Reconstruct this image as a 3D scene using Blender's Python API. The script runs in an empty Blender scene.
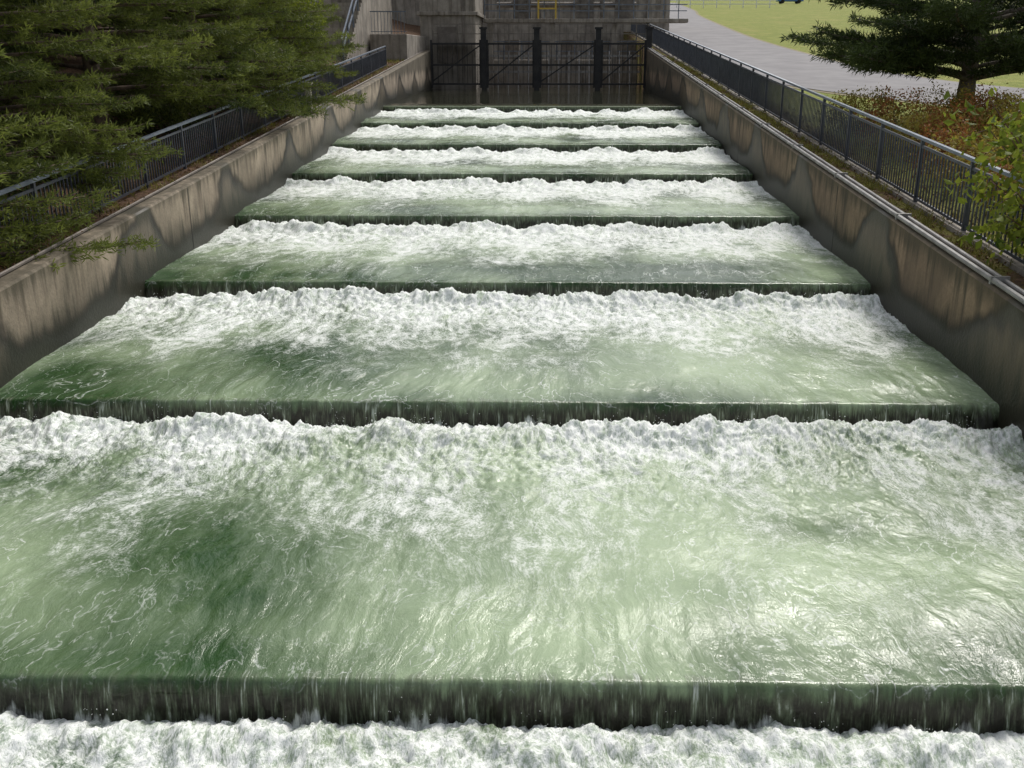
import bpy, math, random
import numpy as np
from mathutils import Vector
random.seed(3); RS=np.random.RandomState(5)
S=bpy.context.scene
Y0=5.775; L=4.88; H=0.305; HW=5.92
def sl(y): return (y-Y0)/16.0

# ---------------------------------------------------------------- helpers
_perm=np.random.RandomState(11).permutation(4096)
_g=np.random.RandomState(12).rand(4096)*2*np.pi
def pn(x,y,seed=0):
    x=np.asarray(x,dtype=np.float64)+seed*17.31; y=np.asarray(y,dtype=np.float64)+seed*9.77
    x,y=np.broadcast_arrays(x,y)
    xi=np.floor(x).astype(np.int64); yi=np.floor(y).astype(np.int64)
    xf=x-xi; yf=y-yi
    u=xf*xf*xf*(xf*(xf*6-15)+10); v=yf*yf*yf*(yf*(yf*6-15)+10)
    def gr(ix,iy,dx,dy):
        a=_g[_perm[(_perm[ix&4095]+iy)&4095]]
        return np.cos(a)*dx+np.sin(a)*dy
    a=gr(xi,yi,xf,yf); b=gr(xi+1,yi,xf-1,yf); c=gr(xi,yi+1,xf,yf-1); d=gr(xi+1,yi+1,xf-1,yf-1)
    return ((a+(b-a)*u)+((c+(d-c)*u)-(a+(b-a)*u))*v)*1.5
def fbm(x,y,o=4,seed=0,g=.5):
    r=0;a=1;t=0
    for i in range(o):
        r=r+a*pn(x*2**i,y*2**i,seed+i*3.1); t+=a; a*=g
    return r/t*1.35
def sst(a,b,x):
    t=np.clip((x-a)/(b-a),0,1); return t*t*(3-2*t)

def link(o): S.collection.objects.link(o); return o
def empty(name,loc=(0,0,0)):
    e=bpy.data.objects.new(name,None); e.empty_display_size=.2; e.location=loc; return link(e)
class MB:
    def __init__(s): s.v=[];s.f=[]
    def add(s,vs,fs):
        b=len(s.v); s.v+= [tuple(q) for q in vs]; s.f+=[tuple(b+i for i in q) for q in fs]
    def box(s,x0,x1,y0,y1,z0,z1):
        s.add([(x0,y0,z0),(x1,y0,z0),(x1,y1,z0),(x0,y1,z0),(x0,y0,z1),(x1,y0,z1),(x1,y1,z1),(x0,y1,z1)],
              [(0,3,2,1),(4,5,6,7),(0,1,5,4),(1,2,6,5),(2,3,7,6),(3,0,4,7)])
    def bar(s,p0,p1,w,h):
        p0=Vector(p0);p1=Vector(p1);d=(p1-p0).normalized()
        up=Vector((0,0,1)) if abs(d.z)<.95 else Vector((0,1,0))
        sd=d.cross(up).normalized()*w/2; u=sd.normalized().cross(d).normalized()*h/2
        vs=[p0-sd-u,p0+sd-u,p0+sd+u,p0-sd+u,p1-sd-u,p1+sd-u,p1+sd+u,p1-sd+u]
        s.add(vs,[(0,1,2,3),(7,6,5,4),(0,4,5,1),(1,5,6,2),(2,6,7,3),(3,7,4,0)])
    def tube(s,pts,rs,n=7):
        b=len(s.v); pts=[Vector(p) for p in pts]
        for i,p in enumerate(pts):
            d=(pts[min(i+1,len(pts)-1)]-pts[max(i-1,0)]).normalized()
            a=Vector((1,0,0)) if abs(d.x)<.8 else Vector((0,1,0))
            u=d.cross(a).normalized(); w=d.cross(u)
            for k in range(n):
                t=2*math.pi*k/n
                s.v.append(tuple(p+u*math.cos(t)*rs[i]+w*math.sin(t)*rs[i]))
        for i in range(len(pts)-1):
            for k in range(n):
                k2=(k+1)%n
                s.f.append((b+i*n+k,b+i*n+k2,b+(i+1)*n+k2,b+(i+1)*n+k))
        s.f.append(tuple(b+k for k in range(n))[::-1]); s.f.append(tuple(b+(len(pts)-1)*n+k for k in range(n)))
    def obj(s,name,mat,parent=None,smooth=False,bevel=0):
        m=bpy.data.meshes.new(name); m.from_pydata(s.v,[],s.f); m.update()
        if smooth: m.polygons.foreach_set('use_smooth',[True]*len(m.polygons))
        o=link(bpy.data.objects.new(name,m)); m.materials.append(mat)
        if bevel:
            b=o.modifiers.new('b','BEVEL'); b.width=bevel; b.segments=2; b.limit_method='ANGLE'
        if parent: o.parent=parent
        return o
def npmesh(name,V,F,mat,attrs={},smooth=False):
    m=bpy.data.meshes.new(name); n=F.shape[1]
    m.vertices.add(len(V)); m.vertices.foreach_set('co',V.astype(np.float32).ravel())
    m.loops.add(F.size); m.loops.foreach_set('vertex_index',F.astype(np.int32).ravel())
    m.polygons.add(len(F)); m.polygons.foreach_set('loop_start',np.arange(0,F.size,n,dtype=np.int32))
    m.polygons.foreach_set('loop_total',np.full(len(F),n,dtype=np.int32))
    m.update(calc_edges=True)
    if smooth: m.polygons.foreach_set('use_smooth',np.ones(len(F),dtype=bool))
    for k,a in attrs.items():
        if a.ndim==1:
            t=m.attributes.new(k,'FLOAT','POINT'); t.data.foreach_set('value',a.astype(np.float32))
        else:
            t=m.attributes.new(k,'FLOAT_VECTOR','POINT'); t.data.foreach_set('vector',a.astype(np.float32).ravel())
    m.materials.append(mat); m.validate()
    return m
def gridfaces(nr,nc,off=0):
    i=np.arange(nr-1)[:,None]*nc+np.arange(nc-1)[None,:]+off
    return np.stack([i,i+1,i+nc+1,i+nc],-1).reshape(-1,4)

# ---------------------------------------------------------------- node helper
class NT:
    def __init__(s,name):
        s.m=bpy.data.materials.new(name); s.m.use_nodes=True; s.t=s.m.node_tree; s.n=s.t.nodes
        s.p=s.n['Principled BSDF']; s.out=s.n['Material Output']
        s._pos=None
    def L(s,a,b): s.t.links.new(a,b)
    def setin(s,sock,v):
        if isinstance(v,bpy.types.NodeSocket): s.L(v,sock)
        elif isinstance(v,(tuple,list)) and sock.type=='RGBA' and len(v)==3: sock.default_value=(*v,1)
        else: sock.default_value=v
    @property
    def pos(s):
        if s._pos is None: s._pos=s.n.new('ShaderNodeNewGeometry').outputs['Position']
        return s._pos
    def attr(s,n,vec=False):
        a=s.n.new('ShaderNodeAttribute'); a.attribute_name=n; return a.outputs['Vector' if vec else 'Fac']
    def sc(s,v,k):
        m=s.n.new('ShaderNodeVectorMath'); m.operation='MULTIPLY'; s.setin(m.inputs[0],v); m.inputs[1].default_value=k if isinstance(k,(tuple,list)) else (k,k,k); return m.outputs[0]
    def noise(s,v,scale=1,det=4,rough=.5,dist=0,off=None):
        k=s.n.new('ShaderNodeTexNoise'); s.setin(k.inputs['Vector'],v); k.inputs['Scale'].default_value=scale
        k.inputs['Detail'].default_value=det; k.inputs['Roughness'].default_value=rough; k.inputs['Distortion'].default_value=dist
        return k.outputs['Fac']
    def ma(s,op,a,b=0,c=0,cl=False):
        m=s.n.new('ShaderNodeMath'); m.operation=op; m.use_clamp=cl
        s.setin(m.inputs[0],a); s.setin(m.inputs[1],b); s.setin(m.inputs[2],c); return m.outputs[0]
    def mr(s,v,a,b,c=0,d=1,sm=True):
        m=s.n.new('ShaderNodeMapRange'); m.interpolation_type='SMOOTHSTEP' if sm else 'LINEAR'
        s.setin(m.inputs[0],v)
        for i,q in enumerate((a,b,c,d)): s.setin(m.inputs[i+1],q)
        return m.outputs[0]
    def mix(s,f,a,b):
        m=s.n.new('ShaderNodeMix'); m.data_type='RGBA'; s.setin(m.inputs[0],f); s.setin(m.inputs[6],a); s.setin(m.inputs[7],b); return m.outputs[2]
    def xyz(s,v):
        m=s.n.new('ShaderNodeSeparateXYZ'); s.setin(m.inputs[0],v); return m.outputs
    def bump(s,h,st=.5,dist=.02):
        b=s.n.new('ShaderNodeBump'); s.setin(b.inputs['Height'],h); b.inputs['Strength'].default_value=st; b.inputs['Distance'].default_value=dist
        s.L(b.outputs[0],s.p.inputs['Normal'])
    def fin(s,col,rough=.7,metal=0,spec=None):
        s.setin(s.p.inputs['Base Color'],col); s.setin(s.p.inputs['Roughness'],rough); s.p.inputs['Metallic'].default_value=metal
        if spec is not None: s.setin(s.p.inputs['Specular IOR Level'],spec)
        return s.m

# ---------------------------------------------------------------- materials
def m_water():
    w=NT('river_water'); foam=w.attr('foam'); milk=w.attr('milk'); sheet=w.attr('sheet'); vein=w.attr('vein'); near=w.attr('near'); fl=w.attr('flow',True)
    w.p.inputs['IOR'].default_value=1.33
    n1=w.noise(w.sc(fl,(7,4.8,6)),1,5,.68,.0); n2=w.noise(w.sc(fl,(42,27,30)),1,3,.72,.0)
    sk=w.noise(w.sc(fl,(9,2.3,6)),1,5,.64,.0)
    lo=w.noise(w.sc(fl,(1.1,.7,1)),1,2,.5)
    k=w.mr(near,0,1,.15,.65,False)
    nn=w.ma('ADD',w.ma('MULTIPLY',n1,w.ma('SUBTRACT',1,k)),w.ma('MULTIPLY',sk,k))
    f=w.ma('ADD',foam,w.ma('MULTIPLY',w.ma('SUBTRACT',nn,.5),1.75)); f=w.ma('ADD',f,w.ma('MULTIPLY',w.ma('SUBTRACT',n2,.5),w.mr(near,0,1,1.1,.8,False)))
    fm=w.mr(f,.14,1.08)
    r1=w.ma('ABSOLUTE',w.ma('SUBTRACT',w.noise(w.sc(fl,(2.0,1.3,1)),1,3,.55,.25),.5))
    v1=w.mr(r1,0.0,.012,1,0); v1=w.ma('MULTIPLY',v1,w.mr(lo,.42,.60)); 
    r2=w.ma('ABSOLUTE',w.ma('SUBTRACT',w.noise(w.sc(fl,(5.,2.4,1)),1,3,.55,.25),.5))
    v2=w.mr(r2,0.0,.018,.6,0); v2=w.ma('MULTIPLY',v2,w.mr(lo,.60,.40))
    vv=w.ma('MAXIMUM',w.ma('MAXIMUM',v1,v2),w.ma('MULTIPLY',vein,w.mr(n1,.3,.6)))
    vv=w.ma('MULTIPLY',w.ma('MULTIPLY',vv,.68),w.mr(n2,.35,.62,.15,1))
    vv=w.ma('MULTIPLY',vv,w.mr(foam,-.3,.0,0,1))
    fm=w.ma('MAXIMUM',fm,vv)
    mk=w.ma('ADD',milk,w.ma('MULTIPLY',w.ma('SUBTRACT',nn,.5),.42),cl=True)
    mk=w.ma('ADD',mk,w.ma('MULTIPLY',w.ma('SUBTRACT',n2,.5),.22),cl=True)
    c=w.mix(mk,(.022,.064,.015),(.365,.46,.285))
    c=w.mix(w.mr(foam,-.52,-.45,1,0),c,w.mix(milk,(.030,.030,.018),(.22,.27,.16)))
    fc=w.mix(w.mr(w.ma('ADD',w.ma('MULTIPLY',n2,.5),w.ma('MULTIPLY',n1,.5)),.38,.56),(.42,.50,.40),(.89,.91,.88))
    c=w.mix(fm,c,fc)
    st=w.noise(w.sc(fl,(9,1.1,2)),1,6,.70,.0); st2=w.noise(w.sc(fl,(60,4,5)),1,2,.5)
    s1=w.mr(w.ma('ADD',w.ma('MULTIPLY',st,.75),w.ma('MULTIPLY',st2,.25)),.45,.66)
    sc=w.mix(s1,(.019,.018,.011),(.17,.21,.13))
    s2=w.mr(w.ma('ADD',w.ma('MULTIPLY',st,.6),w.ma('MULTIPLY',st2,.4)),.56,.67); sc=w.mix(w.ma('MULTIPLY',s2,.65),sc,(.7,.74,.7))
    sf=w.mr(w.ma('ADD',foam,w.ma('MULTIPLY',w.ma('SUBTRACT',st,.5),2.2)),.36,.95)
    sc=w.mix(sf,sc,(.8,.83,.8))
    sm=w.mr(w.ma('ADD',sheet,w.ma('MULTIPLY',w.ma('SUBTRACT',st,.5),.55)),-.05,.13)
    c=w.mix(sm,c,sc)
    h=w.ma('ADD',nn,w.ma('MULTIPLY',n2,w.mr(foam,0,.9,.2,.7)))
    h=w.ma('MULTIPLY',h,w.mr(foam,-.5,-.2,.12,1))
    w.bump(h,.6,.035)
    return w.fin(c,w.mr(fm,0,1,.07,.6,False),0,.6)
def m_concrete(name,wall=True,base=(.30,.27,.22),stainh=.3,drip=.65):
    w=NT(name); p=w.pos; x,y,z=w.xyz(p)
    n=w.noise(p,1.3,5,.6); nf=w.noise(p,22,4,.65); st=w.noise(w.sc(p,(5,5,.35)),1,4,.6)
    c=w.mix(w.mr(n,.3,.7),tuple(q*.62 for q in base),tuple(q*1.15 for q in base))
    c=w.mix(w.mr(nf,.35,.75,0,.4),c,tuple(q*.45 for q in base))
    c=w.mix(w.mr(st,.45,.70,0,drip),c,(.08,.06,.04))
    if wall:
        h=w.ma('SUBTRACT',z,w.ma('MINIMUM',w.ma('DIVIDE',w.ma('SUBTRACT',y,Y0),16.),2.2))
        ph=w.ma('FRACT',w.ma('ADD',w.ma('DIVIDE',w.ma('SUBTRACT',y,Y0),L),.5+.02))
        ph=w.ma('SUBTRACT',ph,.5)
        ph=w.ma('ADD',ph,w.ma('MULTIPLY',w.ma('SUBTRACT',w.noise(p,.8,3),.5),.35))
        g=w.ma('POWER',2.718,w.ma('MULTIPLY',w.ma('MULTIPLY',ph,ph),-34.))
        th=w.ma('ADD',stainh,w.ma('MULTIPLY',g,.95)); th=w.ma('ADD',th,w.ma('MULTIPLY',w.ma('SUBTRACT',w.noise(p,.6,3),.5),.6))
        d=w.ma('SUBTRACT',h,th)
        wet=w.mr(d,-.10,.14,1,0)
        edge=w.ma('MULTIPLY',w.mr(d,-.34,-.04,0,1),w.mr(d,-.02,.22,1,0))
        c=w.mix(w.ma('MULTIPLY',wet,.65),c,(.06,.05,.033))
        c=w.mix(w.ma('MULTIPLY',edge,w.mr(n,.3,.6,.65,.97)),c,(.020,.017,.012))
        low=w.mr(w.ma('ADD',h,w.ma('MULTIPLY',w.ma('SUBTRACT',st,.5),1.3)),.10,.72,1,0)
        c=w.mix(w.ma('MULTIPLY',low,.92),c,(.018,.019,.010))
        top=w.mr(w.ma('ADD',h,w.ma('MULTIPLY',w.ma('SUBTRACT',st,.5),.8)),.86,1.12,0,.7); c=w.mix(top,c,(.055,.048,.026))
        w.fin(c,w.mr(wet,0,1,.85,.5,False))
    else: w.fin(c,.85)
    w.bump(nf,.4,.02)
    return w.m
def m_ground():
    w=NT('ground'); p=w.pos; x,y,z=w.xyz(p)
    n=w.noise(p,.35,5,.6); nf=w.noise(p,9,5,.7); nm=w.noise(p,1.6,4,.6)
    grass=w.mix(w.mr(nm,.3,.7),(.20,.23,.045),(.31,.32,.08)); grass=w.mix(w.mr(nf,.35,.7,0,.6),grass,(.13,.17,.03))
    grass=w.mix(w.mr(n,.5,.7,0,.6),grass,(.34,.30,.10))
    soil=w.mix(w.mr(nf,.3,.7),(.05,.03,.018),(.17,.10,.06)); 
    moss=w.mix(w.mr(nm,.42,.6),soil,(.15,.14,.03))
    soilL=w.mix(w.mr(nm,.55,.7,0,.4),soil,(.04,.05,.018))
    right=w.mix(w.mr(w.ma('ADD',x,w.ma('MULTIPLY',n,1.5)),7.6,8.4),moss,grass)
    c=w.mix(w.mr(x,-.5,.5,0,1),soilL,right)
    w.bump(nf,.9,.06)
    return w.fin(c,.95,0,.2)
def m_simple(name,c1,c2,scale=6,rough=.6,metal=0,bump=.1):
    w=NT(name); n=w.noise(w.pos,scale,4,.6)
    c=w.mix(w.mr(n,.3,.7),c1,c2)
    if bump:
        nf=w.noise(w.pos,scale*7,2,.6); c=w.mix(w.mr(nf,.5,.8,0,.3),c,tuple(q*.5 for q in c1)); w.bump(nf,bump,.01)
    return w.fin(c,rough,metal)
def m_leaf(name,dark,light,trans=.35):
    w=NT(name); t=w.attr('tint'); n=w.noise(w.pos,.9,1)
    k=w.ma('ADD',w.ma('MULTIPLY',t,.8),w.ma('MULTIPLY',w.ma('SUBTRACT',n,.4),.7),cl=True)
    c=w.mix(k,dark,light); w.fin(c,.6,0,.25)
    tr=w.n.new('ShaderNodeBsdfTranslucent'); w.L(c,tr.inputs['Color'])
    mx=w.n.new('ShaderNodeMixShader'); mx.inputs[0].default_value=trans
    w.L(w.p.outputs[0],mx.inputs[1]); w.L(tr.outputs[0],mx.inputs[2]); w.L(mx.outputs[0],w.out.inputs['Surface'])
    return w.m
WATER=m_water()
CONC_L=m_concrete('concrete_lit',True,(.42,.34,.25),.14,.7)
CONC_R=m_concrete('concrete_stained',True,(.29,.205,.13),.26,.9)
CONC=m_concrete('concrete_plain',False,(.36,.32,.27))
CONC_D=m_concrete('concrete_dark',False,(.17,.155,.13))
GROUND=m_ground()
ASPH=m_simple('asphalt',(.17,.16,.165),(.23,.22,.22),.8,.85,0,0)
STEEL=m_simple('painted_steel',(.050,.055,.068),(.08,.09,.115),3,.45,.2,0)
RAIL=m_simple('rail_steel',(.12,.145,.19),(.20,.23,.27),4,.4,.3)
GALV=m_simple('galvanised_pipe',(.22,.21,.20),(.36,.35,.33),4,.5,.3)
DARKST=m_simple('dark_steel',(.018,.018,.020),(.04,.038,.036),3,.55,.3)
RUST=m_simple('weathered_steel',(.14,.12,.10),(.24,.21,.18),3,.7,.1)
YEL=m_simple('yellow_paint',(.55,.38,.05),(.65,.45,.08),3,.5)
WHITE=m_simple('white_paint',(.7,.7,.7),(.8,.8,.8),3,.4)
BARK=m_simple('bark',(.05,.035,.025),(.15,.105,.075),9,.9,0,.8)
BARK2=m_simple('pale_bark',(.12,.10,.085),(.24,.20,.165),9,.9,0,.8)
NEED=m_leaf('pine_needles',(.020,.038,.010),(.25,.29,.06),.40)
NEED_D=m_leaf('pine_needles_dark',(.014,.028,.010),(.09,.125,.032),.3)
LEAF=m_leaf('bright_leaves',(.06,.10,.012),(.34,.38,.045),.45)
SHRUBM=m_leaf('shrub_leaves',(.12,.11,.02),(.50,.40,.08),.35)
RED=m_leaf('autumn_leaves',(.14,.05,.02),(.46,.20,.06),.35)
UNDER=m_leaf('undergrowth_leaves',(.018,.03,.01),(.11,.14,.035),.3)
BLUE=m_simple('blue_paint',(.05,.16,.42),(.06,.18,.46),2,.3)
RUBBER=m_simple('rubber',(.012,.012,.012),(.02,.02,.02),5,.8)
GLASS=m_simple('dark_glass',(.02,.025,.03),(.03,.035,.04),5,.1)

# ---------------------------------------------------------------- water
water=empty('water')
def pool(n):
    yc=Y0+n*L; zc=n*H; last=(n==7)
    dx=.020 if n in(0,) else .024 if n in(-1,1) else .045 if n<4 else .07
    xs=np.arange(-HW-.02,HW+.03,dx)
    LL=L+.06 if not last else 20.
    dy=dx*1.05 if not last else .09
    if n==-1: d=np.concatenate([np.arange(LL,2.6,-dy),np.arange(2.6,.35,-.06)])
    else: d=np.arange(LL,.35,-dy)
    d=np.concatenate([d,np.arange(.35,0,-min(dy,.02))])
    na=len(d)
    lip=[];R=.06
    for a in np.linspace(0,78,7): lip.append((-R*math.sin(math.radians(a)),-R*(1-math.cos(math.radians(a)))))
    ly,lz=lip[-1]
    for t in np.linspace(.02,.60,26): lip.append((ly-.14*t-.03*math.sqrt(t),lz-t))
    lip=np.array(lip); nb=len(lip)
    X,D=np.meshgrid(xs,d); e=L-D
    Yw=yc+D
    a1=fbm(X*.4,Yw*.4,3,1)*.30; a2=fbm(X*.4+9,Yw*.4,3,2)*.30
    b1=fbm(X*1.7,Yw*1.5,3,4)*.08; b2=fbm(X*1.7+5,Yw*1.5,3,6)*.10
    fan=X*.04*np.clip(D,0,5)
    FX=X+a1+b1+fan; FY=Yw+a2+b2
    near=sst(2.6,.1,D)
    z=zc+.055*sst(0,1.0,D)
    if not last:
        low=-.07 if n==-1 else .02
        eoff=.30*fbm(X*1.1,n*3.3,3,20)+.16*fbm(X*4,n*3.3+e,3,22)
        z=z-.12*np.exp(-(e/.20)**2)+ (.095+low+.15*fbm(X*1.6,n*7.+e,4,21))*np.exp(-((e-.47-eoff)/.32)**2)+.03*np.exp(-((e-1.35-eoff*2)/.35)**2)
        tur=sst(3.6,.2,e)
    else: tur=sst(14,0,e)*0+.05
    amp=.014+.048*tur**1.4
    if last: amp=.003
    lump=fbm(FX*3.6,FY*2.3,4,30,.62); fine=fbm(FX*12,FY*7,3,33,.65); rdg=.35-np.abs(fbm(FX*6,FY*3.4,4,35,.55))
    z=z+amp*(.75*lump+1.0*rdg*(.3+tur)+.55*fine*(.1+tur))
    if n<=1: z=z+.028*tur**1.5*(.3-np.abs(fbm(X*19,Yw*13,3,36,.7)))
    if not last: z=z+.032*fbm(X*.9,Yw*.8,2,37)*sst(0,.8,D)
    z=z+.010*near*pn(FX*6,FY*1.0,40)*sst(0,.15,D)
    if not last: z=z+.004*near*pn(FX*16,FY*2.2,41)*sst(0,.1,D)
    if last: F=np.full_like(X,-.55); V=np.zeros_like(X); M=.0+.10*fbm(X*.4,Yw*.4,3,50)+.8*sst(.5,.0,D); 
    else:
        far=min(max(n,0),3)/3.
        ext=(1.25+1.4*far)*np.exp(.85*fbm(X*.75,n*5.,4,44))
        F=.82*np.exp(-(np.clip(e,0,9)/ext)**1.4)
        lace=.42-np.abs(fbm(FX*1.7,FY*1.0,5,48,.60))*1.5
        F=F+(.46*fbm(FX*.8,FY*.5,4,46,.6)+.34*lace)*sst(.0,1.0,D)+(.06+.18*far)*sst(4.7,1.5,e)
        F=F+.15-.16*near
        r=0
        for k,(s,wd) in enumerate(((.8,.035),(1.7,.045),(3.4,.06))):
            q=np.abs(fbm(FX*s,FY*s*(.7),3,60+k*5,.45)); r=np.maximum(r,np.clip(1-q/wd,0,1)*(1-.2*k))
        vm=sst(-.25,.35,fbm(FX*.5,FY*.4,3,80))
        V=r*(.4+.6*vm)*sst(5.2,1.0,e)*1.1
        M=.58+.85*fbm(X*.38,Yw*.42,4,90+n)+.30*fbm(FX*1.5,FY*.8,3,97)
        def blob(bx,bd,rx,rd,a): 
            return a*np.exp(-((X-bx+.9*b1+.3*a1)/rx)**2-((D-bd+.9*b2)/rd)**2)
        if n==0:
            M=M*.45+.22
            M=M+.45*np.exp(-((X-1.1)/1.9)**2)+.16*sst(1,4,X)
            M=M+blob(-2.0,1.4,.9,1.0,-.45)+blob(-4.4,1.3,.7,.5,.25)+blob(4.3,.5,1.1,.4,-.45)+blob(-3.3,.2,2,.5,-.3)+blob(3.2,2.2,.7,.3,-.40)+blob(2.2,.4,.5,.5,-.35)+blob(-5,3.2,.9,.5,-.3)
            F=F+blob(-2.0,1.4,1.0,1.1,-.30)+blob(.8,1.3,1.3,1.1,.12)+blob(4.6,1.5,1.2,1.2,.08)+blob(-4.2,.8,1.5,.7,-.15)
        if n==1: M=M*.7+.15+blob(-3,1.2,1.1,1.0,-.5)+blob(-5.1,.8,.8,.8,-.4)+blob(3,1.5,2,1.2,.3); F=F+blob(-3,1.2,.9,.8,-.25)+.05
        if n==2: M=M+blob(0,.8,1.5,.6,-.4)+blob(3.5,.8,1.5,.6,-.4)+blob(-3,.8,1.2,.5,-.3)
        M=M-.25*sst(.6,.0,D)*(1+.8*pn(X*1.3,n*4.+0*X,99))
        F=np.maximum(F,-.3)
    P=np.stack([X,Yw,z],-1)
    Xl,Tl=np.meshgrid(xs,np.arange(nb)); oy=lip[:,0][:,None]; oz=lip[:,1][:,None]
    zl=z[-1][None,:]+oz; t=np.clip(-(oz+R)/.60,0,1)*np.ones_like(Xl)
    wob=.03*pn(Xl*5,-oz*1.2,100+n)+.018*pn(Xl*19,-oz*2.4,103)
    yl=yc+oy+wob*np.clip(-oz*7,0,1)
    P2=np.stack([Xl,yl,zl],-1)
    dist=-oz-oy
    FX2=FX[-1][None,:]+0*Xl; FY2=FY[-1][None,:]-dist+0*Xl
    F2=F[-1][None,:]*(1-t)+ (sst(.24,.62,t+.44*fbm(Xl*2.8,n+0*Xl,4,110)))*.95-.25*sst(0,.1,t); V2=V[-1][None,:]*(1-sst(0,.1,t)); M2=M[-1][None,:]+0*Xl
    if not last: F2=np.maximum(F2,-.4)
    sh=np.concatenate([np.zeros_like(X)-.3*sst(0,.25,D),-oz+.012*pn(Xl*6,n+0*Xl,115)])
    P=np.concatenate([P,P2]).reshape(-1,3)
    A=lambda a,b: np.concatenate([a,b]).ravel()
    flow=np.stack([A(FX,FX2),A(FY,FY2),np.full(P.shape[0],n*3.)],-1)
    return P,gridfaces(na+nb,len(xs)),dict(foam=A(F,F2),vein=A(V,V2),milk=np.clip(A(M,M2),0,1),near=A(near,1+0*Xl),sheet=sh.ravel(),flow=flow)
for n in range(-2,8):
    P,F,A=pool(n)
    F=F[:,::-1]
    m=npmesh('pool_surface',P,F,WATER,A,True)
    o=link(bpy.data.objects.new('pool_surface',m)); o.parent=water
    if m.polygons[0].normal.z<0: m.flip_normals()
# spray droplets
ico=np.array([(0,0,1),(1,0,0),(0,1,0),(-1,0,0),(0,-1,0),(0,0,-1)],float); icf=np.array([(0,1,2),(0,2,3),(0,3,4),(0,4,1),(5,2,1),(5,3,2),(5,4,3),(5,1,4)])
NB=24000
nn=RS.choice([0,1,2],NB,p=[.5,.32,.18]); bx=RS.uniform(-HW,HW,NB); cl=.2+.9*sst(-.2,.4,fbm(bx*2.2,nn*3.,3,200))
by=Y0+nn*L-.26-np.abs(RS.randn(NB))*.28; bz=nn*H-.30+np.where(nn>0,.05,0)+RS.exponential(.060,NB)*cl
br=RS.uniform(.0016,.0045,NB)*(1+.3*nn)*(1+.8*(RS.rand(NB)>.97))
V=(ico[None]*br[:,None,None]+np.stack([bx,by,bz],-1)[:,None]).reshape(-1,3); F=(icf[None]+np.arange(NB)[:,None,None]*6).reshape(-1,3)
DROP=m_simple('spray_white',(.75,.78,.76),(.85,.87,.85),5,.3,0,0)
o=link(bpy.data.objects.new('spray',npmesh('spray',V,F,DROP,{},True))); o.parent=water

# ---------------------------------------------------------------- terrain
def ground(x,y):
    x=np.asarray(x,float);y=np.asarray(y,float)
    yy=np.where(y>260,260+(y-260)*.3,y); s=sl(np.maximum(yy,-30))
    out=s+np.where(x<0,1.02,1.15)
    lf=np.clip(-x-7.3,0,60); out=out+np.where(x<0,lf*.30*np.exp(-lf/40),0)
    out=out+np.where(x>45,(x-45)*.05,0)
    inside=(np.abs(x)<6.12)
    ch=np.minimum(s,2.2)-1.7
    out=np.where(inside&(y<101),ch,out)
    return out
gx=np.unique(np.concatenate([np.arange(-60,61,2.),np.arange(-12,13,.5),[-6.13,-6.11,6.11,6.13,-7.3],np.array([80,110,160,240,400,700,-80,-110,-160,-240,-400,-700.])]))
gy=np.unique(np.concatenate([np.arange(-30,130,1.),[100.9,101.1],np.arange(130,262,10),[300,400,600,1000],[-60,-120,-300.]]))
GX,GY=np.meshgrid(gx,gy); GZ=ground(GX,GY)
rough=.05*fbm(GX*.8,GY*.8,3,150); GZ=GZ+np.where(GX<-7.2,rough*3,0)
m=npmesh('ground',np.stack([GX,GY,GZ],-1).reshape(-1,3),gridfaces(len(gy),len(gx)),GROUND,{},True)
link(bpy.data.objects.new('ground',m))
def ribbon(name,pts,width,mat,lift):
    P=[np.array(p,float) for p in pts]; P=[2*P[0]-P[1]]+P+[2*P[-1]-P[-2]]; C=[]
    for i in range(1,len(P)-2):
        for t in np.linspace(0,1,16,endpoint=False):
            a,b,c,d=P[i-1:i+3]; C.append(.5*((2*b)+(c-a)*t+(2*a-5*b+4*c-d)*t*t+(3*b-a-3*c+d)*t**3))
    C.append(P[-2]); C=np.array(C); T=np.gradient(C,axis=0); T/=np.linalg.norm(T,axis=1)[:,None]; N=np.stack([T[:,1],-T[:,0]],-1)
    w=np.linspace(-width/2,width/2,9); Q=C[:,None]+N[:,None]*w[None,:,None]
    Z=ground(Q[...,0],Q[...,1])+lift
    m=npmesh(name,np.concatenate([Q,Z[...,None]],-1).reshape(-1,3),gridfaces(len(C),9),mat,{},True)
    if m.polygons[0].normal.z<0: m.flip_normals()
    return link(bpy.data.objects.new(name,m)),C,N
path=[(20,190),(16.5,140),(13.9,116),(11.6,84),(10.6,66),(10.5,52),(11.0,42),(13.2,34.5),(18,30),(28,27.5),(45,26.5)]
ribbon('verge',path,7.0,m_simple('verge_gravel',(.20,.17,.10),(.28,.24,.13),3,.95,0,0),.012)
ribbon('road',path,6.4,ASPH,.03)

# ---------------------------------------------------------------- channel walls
def wall(name,sx,mat,top0,y0=-12,y1=57.,th=.34):
    mb=MB(); ys=np.arange(y0,y1+.01,.6); xi=sx*HW; xo=sx*(HW+th)
    zs=6; prev=None
    for y in ys:
        s=min(sl(y),2.2); top=sl(y)+top0
        ch=.03
        pts=[(xi,s-1.7)]+[(xi,s-1.0+(top-ch-s+1.0)*k/zs) for k in range(zs+1)]+[(xi+sx*ch,top),(xo,top),(xo,s-1.7)]
        ids=[]
        for (x,z) in pts: mb.v.append((x,float(y),float(z))); ids.append(len(mb.v)-1)
        if prev:
            for k in range(len(ids)-1):
                q=(prev[k],prev[k+1],ids[k+1],ids[k]); mb.f.append(q if sx>0 else q[::-1])
        else: mb.f.append(tuple(ids))
        prev=ids
    mb.f.append(tuple(prev[::-1]))
    return mb.obj(name,mat)
wl=wall('concrete_wall',-1,CONC_L,1.10)
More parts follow.
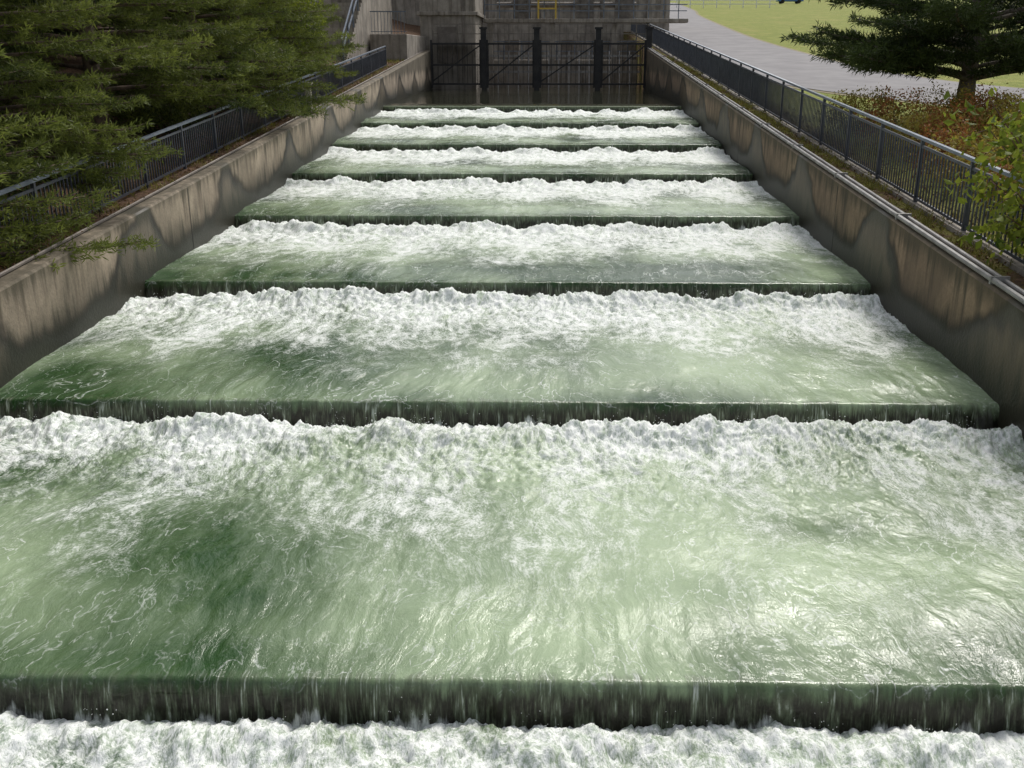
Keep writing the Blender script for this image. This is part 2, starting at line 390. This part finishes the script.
wr=wall('concrete_wall',1,CONC_R,1.2)
for sx,wo,tt in((-1,wl,1.05),(1,wr,1.12)):
    mb=MB()
    for k in range(-2,10,2):
        y=Y0+k*L+2.3
        mb.box(min(sx*HW,sx*(HW-.004)),max(sx*HW,sx*(HW-.004)),y-.01,y+.01,sl(y)-.3,sl(y)+tt)
    mb.obj('expansion_joint',DARKST,wo)
mb=MB()
mb.tube([(HW+.07,-10,sl(-10)+1.25),(HW+.07,56,sl(56)+1.25)],[.035,.035],8)
mb.tube([(HW+.21,-10,sl(-10)+1.24),(HW+.21,56,sl(56)+1.24)],[.028,.028],8)
for y in np.arange(-9,55,3.4): mb.box(HW+.03,HW+.26,y-.02,y+.02,sl(y)+1.20,sl(y)+1.292)
mb.obj('conduit_pipe',GALV)
mb=MB()
mb.tube([(-HW-.27,0,sl(0)+1.13),(-HW-.27,56,sl(56)+1.13)],[.025,.025],6)
mb.obj('conduit_pipe',RUST)
mb=MB(); mb.bar((6.66,-10,sl(-10)+1.15),(6.66,100,sl(100)+1.15),.16,.14); mb.obj('kerb',CONC)
# ---------------------------------------------------------------- fences
def fence(name,x,y0,y1,base,h,step=2.,pick=.12,rail=RAIL):
    e=empty(name); mb=MB(); y=y0
    while y<=y1+.01:
        z=sl(y)+base; mb.box(x-.027,x+.027,y-.027,y+.027,z-.15,z+h+.0); y+=step
    for zz in(.08,h-.10): mb.bar((x,y0,sl(y0)+base+zz),(x,y1,sl(y1)+base+zz),.035,.04)
    mb.obj('posts_and_rails',STEEL,e)
    mb=MB(); y=y0+.1
    while y<y1:
        z=sl(y)+base; mb.box(x-.010,x+.010,y-.011,y+.011,z+.09,z+h-.11); y+=pick if y<60 else .25
    mb.obj('pickets',STEEL,e)
    mb=MB(); mb.bar((x,y0,sl(y0)+base+h+.02),(x,y1,sl(y1)+base+h+.02),.065,.045); mb.obj('handrail',rail,e)
    return e
fence('metal_fence',6.66,0,104,1.20,1.0)
fence('metal_fence',-6.72,4,46,1.02,.86)
mb=MB(); y=28.2; mb.box(-HW-.22,-HW-.06,y-.08,y+.08,sl(y)+1.10,sl(y)+1.9); mb.box(-HW-.26,-HW-.02,y-.12,y+.12,sl(y)+1.9,sl(y)+1.96); mb.obj('concrete_post',CONC)

# ---------------------------------------------------------------- gate
g=empty('steel_gate',(0,0,0)); GYp=56.
mb=MB()
for x in(-2.95,-.05,3.3,6.05):
    mb.box(x-.15,x+.15,GYp-.16,GYp+.16,1.2,5.35); mb.box(x-.21,x+.21,GYp-.22,GYp+.22,5.35,5.45)
mb.obj('posts',DARKST,g)
mb=MB()
for xa,xb in((-5.85,-3.11),(-2.79,-.21),(.11,3.14),(3.46,5.89)):
    for z in(2.45,3.45,4.55): mb.box(xa,xb,GYp-.05,GYp+.05,z,z+.10)
    mb.bar((xa,GYp-.03,2.6),(xb,GYp-.03,4.55),.05,.07); 
    x=xa+.1
    while x<xb: mb.box(x-.014,x+.014,GYp-.02,GYp+.02,2.5,4.6); x+=.27
    for x in(xa+.03,xb-.03): mb.box(x-.05,x+.05,GYp-.06,GYp+.06,2.3,4.8)
mb.obj('gate_leaves',DARKST,g)
mb=MB(); mb.box(-5.9,5.9,GYp+.6,GYp+1.3,4.55,4.64)
for x in np.arange(-5.8,6,1.4): mb.box(x-.03,x+.03,GYp+.6,GYp+.66,4.64,5.6)
for z in(5.1,5.6): mb.box(-5.8,5.9,GYp+.6,GYp+.66,z,z+.04)
mb.obj('walkway',RUST,g)
mb=MB()
for x in np.arange(-3,6,.6): mb.bar((x,60.,1.5),(x,61.2,4.2),.05,.09)
for z in(3.,3.9): mb.box(-3,6,60+(z-1.5)*.41,60.1+(z-1.5)*.41,z,z+.12)
mb.obj('trash_rack',GALV,g)

ab=empty('concrete_abutment'); mb=MB()
mb.box(-6.6,-3.5,57.6,64,1,8.6); mb.obj('tower',CONC,ab,bevel=.05)
mb=MB(); mb.box(-6.75,-3.35,57.45,64.3,6.1,6.3); mb.obj('ledge',CONC,ab,bevel=.03)
mb=MB(); mb.box(-5.6,-4.6,57.5,57.6,3.6,5.5); mb.box(-4.2,-4.1,57.48,57.6,2,8.6); mb.obj('steel_door',RUST,ab)
cs=empty('dam_control_structure')
mb=MB(); mb.box(-3.4,6.6,64.,66,1,3.7); mb.obj('base_wall',CONC,cs)
mb=MB(); mb.box(-3.4,9,62.6,63.9,5.85,6.08); mb.obj('deck',CONC,cs,bevel=.03)
mb=MB()
for x in (-3,.8,4.6): mb.box(x-.16,x+.16,62.9,63.2,1,5.85)
mb.obj('columns',CONC,cs)
mb=MB(); mb.box(-12,9.5,77,84,2,16); mb.box(-12,9.5,76.7,76.98,8.5,8.9)
for x in(-7.5,-3.6,.3,4.2,8.1): mb.box(x-.3,x+.3,76.6,76.98,2,8.49)
mb.obj('rear_block',CONC,cs)
mb=MB()
for x in np.arange(-3.3,9,.9): mb.box(x-.025,x+.025,62.7,62.75,6.08,7.2)
for z in(6.5,6.85,7.17): mb.box(-3.3,8.9,62.7,62.75,z,z+.05)
for x in np.arange(-3.3,6.5,1.1): mb.box(x-.025,x+.025,64.1,64.15,3.7,4.8)
for z in(4.2,4.77): mb.box(-3.3,6.5,64.1,64.15,z,z+.05)
mb.obj('railing',RAIL,cs)
mb=MB()
for x in(-1.6,2.2,4.6): mb.box(x,x+1.1,63.1,63.85,6.09,7.5); mb.box(x+.3,x+.8,63.0,63.09,6.6,7.2)
mb.tube([(-2.6,63.6,6.9),(5.9,63.6,6.9)],[.16,.16],10); mb.tube([(3.8,63.4,6.1),(3.8,63.4,9)],[.12,.12],10)
for x in(-2.2,1.4,5.2): mb.box(x,x+.9,65,65.7,3.71,4.9)
mb.obj('hoist_machinery',RUST,cs)
yl=MB()
for x in(-.05,1.0):
    for y in(62.35,62.95): yl.box(x-.05,x+.05,y-.05,y+.05,6.09,7.9)
for z in(6.6,7.1,7.6): yl.box(-.05,1.,62.26,62.30,z,z+.08)
yl.box(-.1,1.05,62.25,63.05,7.9,8.0); yl.obj('yellow_platform_ladder',YEL)
st=empty('concrete_staircase'); mb=MB(); ns=18
for i in range(ns): mb.box(-10.2,-8.2,44+i*.33,44+(i+1)*.33+(0 if i<ns-1 else 8),3.0,3.7+i*.19)
mb.obj('steps',CONC,st)
mb=MB()
for x in(-10.15,-8.25):
    for i in range(0,ns,4):
        y=44.15+i*.33; z=3.7+i*.19; mb.box(x-.03,x+.03,y-.03,y+.03,z,z+1.0)
    for dz in(.5,1.0): mb.bar((x,44,3.7+dz),(x,44+ns*.33,3.7+ns*.19+dz),.06,.06)
    mb.bar((x,44+ns*.33,3.7+ns*.19+1),(x,58,3.7+ns*.19+1),.06,.06)
mb.obj('railings',RAIL,st)
mb=MB(); mb.box(-8.1,-6.3,50,64,2,5.0); mb.box(-12.4,-10.3,45,64,2,6.6); mb.obj('retaining_wall',CONC,st,bevel=.03)
mb=MB()
for x in np.arange(-8.0,-6.3,.16): mb.box(x-.01,x+.01,50.05,50.07,5.0,6.0)
mb.box(-8.05,-6.3,50.03,50.09,6.0,6.05); mb.box(-8.05,-6.3,50.04,50.08,5.1,5.13)
mb.obj('blue_railing',RAIL,st)
mb=MB()
for x in np.arange(15,34,1.9): mb.box(x-.05,x+.05,149.9,150.1,float(ground(20,150)),float(ground(20,150))+1.0)
for z in(.5,1.): mb.box(15,33,149.95,150.05,float(ground(20,150))+z,float(ground(20,150))+z+.1)
mb.obj('white_railing',WHITE)
car=empty('parked_car',(42,181,float(ground(42,181))+.02))
def prof(mb,pts,y0,y1):
    b=len(mb.v); n=len(pts)
    for y in(y0,y1):
        for x,z in pts: mb.v.append((x,y,z))
    mb.f.append(tuple(range(b,b+n))); mb.f.append(tuple(range(b+2*n-1,b+n-1,-1)))
    for k in range(n): mb.f.append((b+k,b+n+k,b+n+(k+1)%n,b+(k+1)%n))
mb=MB(); prof(mb,[(-2.2,.35),(-2.25,.8),(-1.3,.95),(1.9,.95),(2.2,.8),(2.2,.35)],-.85,.85); mb.obj('body',BLUE,car,bevel=.06)
mb=MB(); prof(mb,[(-1.2,.955),(-.5,1.45),(1.1,1.45),(1.8,.955)],-.72,.72); mb.obj('cabin',GLASS,car,bevel=.05)
mb=MB(); mb.box(-.48,1.08,-.7,.7,1.455,1.49); mb.obj('roof',BLUE,car)
mb=MB()
for x in(-1.4,1.4):
    for y in(-.88,.68): mb.tube([(x,y,.33),(x,y+.2,.33)],[.33,.33],14)
mb.obj('wheels',RUBBER,car)

# ---------------------------------------------------------------- vegetation
def norm(a): return a/np.maximum(np.linalg.norm(a,axis=-1,keepdims=True),1e-6)
def needles(C,Dr,T,k,ln,w,rs):
    n=len(C); d=norm(Dr[:,None]*.75+rs.randn(n,k,3)*.62+np.array([0,0,.12]))
    l=ln*rs.uniform(.6,1.15,(n,k,1)); b=C[:,None]+rs.randn(n,k,3)*.03
    sd=norm(np.cross(d,rs.randn(n,k,3)))*w
    V=np.stack([b,b+d*l*.5+sd,b+d*l, b+d*l*.5-sd],2).reshape(-1,3)
    nf=n*k; base=np.arange(nf)[:,None]*4
    tint=np.repeat(np.clip(T[:,None]+rs.randn(n,k)*.08,0,1).ravel(),4)
    return V,base+np.array([[0,1,2,3]]),tint
def leaves(C,T,k,size,spread,rs,asp=.55):
    n=len(C); c=C[:,None]+rs.randn(n,k,3)*spread; c=c.reshape(-1,3); m=len(c)
    d=norm(rs.randn(m,3)+np.array([0,0,-.25])); s=norm(np.cross(d,rs.randn(m,3)+np.array([0,0,.8])))
    l=size*rs.uniform(.6,1.2,(m,1)); up=np.cross(d,s)*l*.12
    V=np.stack([c-d*l*.5,c+s*l*asp*.5+up,c+d*l*.5,c-s*l*asp*.5+up],1).reshape(-1,3)
    b=np.arange(m)[:,None]*4; tri=np.concatenate([b+np.array([[0,1,2]]),b+np.array([[0,2,3]])])
    tint=np.repeat(np.clip(np.repeat(T,k)+rs.randn(m)*.12,0,1),4)
    return V,tri,tint
def pine_meshes(seed,Ht,cr,low,nl,bark,need,k=13,ln=.13,w=.009,tr=.2,lean=0,dens=1.,up=.15,pw=1.15):
    rs=np.random.RandomState(seed); mb=MB(); pts=[];rad=[]
    for i in range(9):
        t=i/8; pts.append((lean*t*t+.06*math.sin(t*7+seed),.08*math.sin(t*5+seed*2),t*Ht)); rad.append(tr*(1-.86*t)*(1.25 if i==0 else 1))
    mb.tube(pts,rad,9); C=[];Dd=[];T=[]
    az=rs.rand()*6
    for i in range(nl):
        t=(i+.5)/nl; h=low+(Ht-low)*t**pw; tt=h/Ht; az+=2.4+rs.randn()*.35
        ll=cr*(1-tt**1.6)*rs.uniform(.6,1.12)+.35; o=np.array([lean*tt*tt,0,h]); dr=np.array([math.cos(az),math.sin(az),0.])
        P=[];lt=rs.uniform(-.2,.25); bend=rs.randn()*.12; sd=np.array([-dr[1],dr[0],0])
        for j in range(7):
            s=j/6; P.append(o+dr*ll*s+sd*bend*ll*s*s+np.array([0,0,(up*s-.25*s*s*(1-tt))*ll+ .10*ll*s**4]))
        mb.tube(P,[tr*.28*(1-tt*.6)*(1-.85*(j/6))+.006 for j in range(7)],5)
        P=np.array(P); nb=int((5+ll*6)*dens)
        for b in range(nb):
            s=.2+.8*((b+rs.rand())/nb)**.85; f=s*6; j=min(int(f),5); p=P[j]+(P[j+1]-P[j])*(f-j); ld=norm(P[j+1]-P[j])
            side=1 if b%2 else -1
            bd=norm(ld*rs.uniform(.5,1)+sd*side*rs.uniform(.4,1.)+np.array([0,0,rs.uniform(-.2,.35)])); bl=(.25+.28*ll*(1.1-s))*rs.uniform(.6,1.2)
            if rs.rand()<.5: mb.tube([p,p+bd*bl],[.012,.004],3)
            nt=max(2,int(bl/.11)); ct=lt+rs.randn()*.10
            for q in range(nt):
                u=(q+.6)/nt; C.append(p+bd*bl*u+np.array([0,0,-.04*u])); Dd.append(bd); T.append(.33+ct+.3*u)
        C.append(P[-1]);Dd.append(norm(P[-1]-P[-2]));T.append(.7)
    V,F,t=needles(np.array(C),np.array(Dd),np.array(T),k,ln,w,rs)
    fm=npmesh('foliage',V,F,need,{'tint':t})
    tm=bpy.data.meshes.new('trunk_and_limbs'); tm.from_pydata(mb.v,[],mb.f); tm.materials.append(bark); tm.polygons.foreach_set('use_smooth',[True]*len(tm.polygons))
    return tm,fm
def place(name,ms,x,y,rot=0,sc=1,dz=0):
    e=empty(name,(x,y,float(ground(x,y))-.1+dz)); e.rotation_euler=(0,0,rot); e.scale=(sc,)*3
    for m in ms:
        o=link(bpy.data.objects.new(m.name,m)); o.parent=e
    return e
PA=pine_meshes(1,8.5,3.3,.25,80,BARK,NEED,14,.15,.010,.16,pw=1.4)
PB=pine_meshes(2,10,3.6,.9,76,BARK,NEED,14,.15,.010,.2,pw=1.3)
PC=pine_meshes(12,4.8,2.7,.3,76,BARK,NEED,16,.12,.009,.11,pw=1.1,up=.12)
PD=pine_meshes(4,12,4.4,.6,60,BARK,NEED_D,9,.26,.026,.25)
PR=pine_meshes(7,9,4.6,1.2,84,BARK2,NEED_D,15,.19,.013,.23,pw=1.5,up=.25)
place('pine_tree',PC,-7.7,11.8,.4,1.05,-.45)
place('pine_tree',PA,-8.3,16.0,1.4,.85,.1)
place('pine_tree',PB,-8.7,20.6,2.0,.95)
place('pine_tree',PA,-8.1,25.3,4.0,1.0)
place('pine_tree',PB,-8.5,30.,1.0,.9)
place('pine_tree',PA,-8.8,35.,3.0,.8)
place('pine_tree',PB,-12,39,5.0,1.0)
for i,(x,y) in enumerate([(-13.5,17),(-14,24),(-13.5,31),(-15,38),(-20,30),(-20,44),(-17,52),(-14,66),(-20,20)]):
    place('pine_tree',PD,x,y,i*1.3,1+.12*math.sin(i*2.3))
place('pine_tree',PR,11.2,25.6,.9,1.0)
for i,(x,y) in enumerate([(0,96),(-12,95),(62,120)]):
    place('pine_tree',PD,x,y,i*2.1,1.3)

def shrub(name,blobs,mat,size,k,seed,n=400,stem=True,spread=.07,zoff=0):
    rs=np.random.RandomState(seed); C=[];T=[]; mb=MB()
    for (bx,by,bz,rx,ry,rz) in blobs:
        gz=float(ground(bx,by))+zoff
        q=norm(rs.randn(n,3)); r=rs.uniform(.35,1.,(n,1))**.5*(1+.28*np.sin(q[:,:1]*5+bx*3)*np.cos(q[:,1:2]*6+by))
        p=q*r*np.array([rx,ry,rz]); kp=fbm(p[:,0]*2.2+bx*3,p[:,1]*2.2+p[:,2]*2.2,3,seed)>-.16; kp&=p[:,2]+bz>-.05
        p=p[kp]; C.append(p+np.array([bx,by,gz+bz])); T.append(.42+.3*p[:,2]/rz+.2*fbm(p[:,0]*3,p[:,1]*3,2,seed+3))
        if stem:
            for i in range(9):
                d=p[rs.randint(len(p))]; mb.tube([(bx+d[0]*.1,by+d[1]*.1,gz-.05),(bx+d[0]*.45,by+d[1]*.5,gz+(bz+d[2])*.5),(bx+d[0],by+d[1],gz+bz+d[2])],[.02,.012,.004],4)
    C=np.concatenate(C);T=np.concatenate(T); V,F,t=leaves(C,T,k,size,spread,rs)
    e=empty(name); o=link(bpy.data.objects.new('leaves',npmesh('leaves',V,F,mat,{'tint':t}))); o.parent=e
    if stem: mb.obj('stems',BARK,e)
    return e
rr=random.Random(4)
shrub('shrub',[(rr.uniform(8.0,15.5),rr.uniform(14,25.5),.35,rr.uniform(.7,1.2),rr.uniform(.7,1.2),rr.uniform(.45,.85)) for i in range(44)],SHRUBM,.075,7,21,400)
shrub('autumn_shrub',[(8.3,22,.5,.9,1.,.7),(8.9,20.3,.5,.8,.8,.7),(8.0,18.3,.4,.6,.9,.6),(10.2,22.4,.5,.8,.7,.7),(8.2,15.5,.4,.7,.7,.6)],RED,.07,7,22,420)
shrub('undergrowth',[(rr.uniform(-11,-7.8),rr.uniform(9,44),.3,rr.uniform(.6,1.2),rr.uniform(.6,1.2),rr.uniform(.4,.9)) for i in range(34)],UNDER,.085,6,23,250)
shrub('broadleaf_shrub',[(-7.8,31,2.6,1.2,1.5,1.6),(-7.7,34.,2.2,1.1,1.5,1.8),(-7.9,32.5,4.2,1.4,1.8,1.2)],LEAF,.11,6,25,600)
def sapling():
    rs=np.random.RandomState(9); e=empty('leafy_sapling'); mb=MB(); C=[];T=[]
    bx,by=7.0,12.2; gz=float(ground(bx,by))
    for i in range(32):
        ax=rs.uniform(-1.2,.6); ay=rs.uniform(-.9,1.2); hh=rs.uniform(.3,2.05)
        P=[(bx,by,gz),(bx+ax*.3,by+ay*.3,gz+hh*.65),(bx+ax*.75,by+ay*.75,gz+hh),(bx+ax*1.05,by+ay*1.05,gz+hh*.96-.08)]
        mb.tube(P,[.016,.011,.007,.003],5)
        P=np.array(P)
        for u in np.linspace(.9,3,13):
            j=min(int(u),2); p=P[j]+(P[j+1]-P[j])*(u-j); C.append(p+rs.randn(3)*.04); T.append(rs.uniform(.25,.9))
    V,F,t=leaves(np.array(C),np.array(T),3,.14,.075,rs,.6)
    o=link(bpy.data.objects.new('leaves',npmesh('leaves',V,F,LEAF,{'tint':t}))); o.parent=e
    mb.obj('branches',m_simple('red_twig',(.10,.05,.03),(.16,.08,.05),8,.7),e)
sapling()
rs=np.random.RandomState(77); N=7200
x=np.where(rs.rand(N)<.5,-rs.uniform(6.20,7.6,N),rs.uniform(6.28,7.5,N)); y=rs.uniform(7,48,N)
C=np.stack([x,y,ground(x,y)+.02+np.where(x>-6.27,np.where(x<0,.1,0),0)],-1); V,F,t=leaves(C,rs.rand(N),2,.06,.04,rs); link(bpy.data.objects.new('leaf_litter',npmesh('leaf_litter',V,F,m_leaf('litter',(.06,.035,.015),(.28,.17,.07),.1),{'tint':t})))
N=5200; y=rs.uniform(7,50,N); x=np.where(rs.rand(N)<.35,-rs.uniform(6.27,7.4,N),6.27+np.abs(rs.randn(N))*.45)
kp=fbm(x*1.5,y*.8,3,9)>-.1; x=x[kp];y=y[kp]; C=np.stack([x,y,ground(x,y)],-1)
V,F,t=needles(C,np.tile(np.array([[0,0,1.]]),(len(C),1)),rs.rand(len(C)),9,.12,.006,rs)
link(bpy.data.objects.new('grass',npmesh('grass',V,F,m_leaf('verge_grass',(.10,.10,.02),(.32,.30,.07),.3),{'tint':t})))

# ---------------------------------------------------------------- light
az=24; el=50
W=bpy.data.worlds.new('World'); S.world=W; W.use_nodes=True; wn=W.node_tree
sky=wn.nodes.new('ShaderNodeTexSky'); sky.sky_type='NISHITA'; sky.sun_disc=False; sky.sun_elevation=math.radians(el); sky.sun_rotation=math.radians(az)
sky.dust_density=3.; sky.air_density=1.0
hs=wn.nodes.new('ShaderNodeHueSaturation'); hs.inputs['Saturation'].default_value=.35
wn.links.new(sky.outputs[0],hs.inputs['Color']); bg=wn.nodes['Background']; wn.links.new(hs.outputs[0],bg.inputs[0]); bg.inputs[1].default_value=.15
sd=bpy.data.lights.new('sun','SUN'); sd.energy=2.1; sd.angle=math.radians(14); sd.color=(1,.96,.90)
so=link(bpy.data.objects.new('sun',sd))
dirv=Vector((math.sin(math.radians(az))*math.cos(math.radians(el)),math.cos(math.radians(az))*math.cos(math.radians(el)),math.sin(math.radians(el))))
so.rotation_euler=(-dirv).to_track_quat('-Z','Y').to_euler()
S.view_settings.view_transform='Standard'; S.view_settings.look='None'; S.view_settings.exposure=0
cd=bpy.data.cameras.new('camera'); cd.sensor_width=36; cd.lens=970/1024*36; cd.clip_end=3000; cd.clip_start=.1; cd.shift_x=-21/1024
co=link(bpy.data.objects.new('camera',cd)); co.location=(.72,0,4.16); co.rotation_euler=(math.radians(90-18.88),0,math.radians(1.0)); S.camera=co
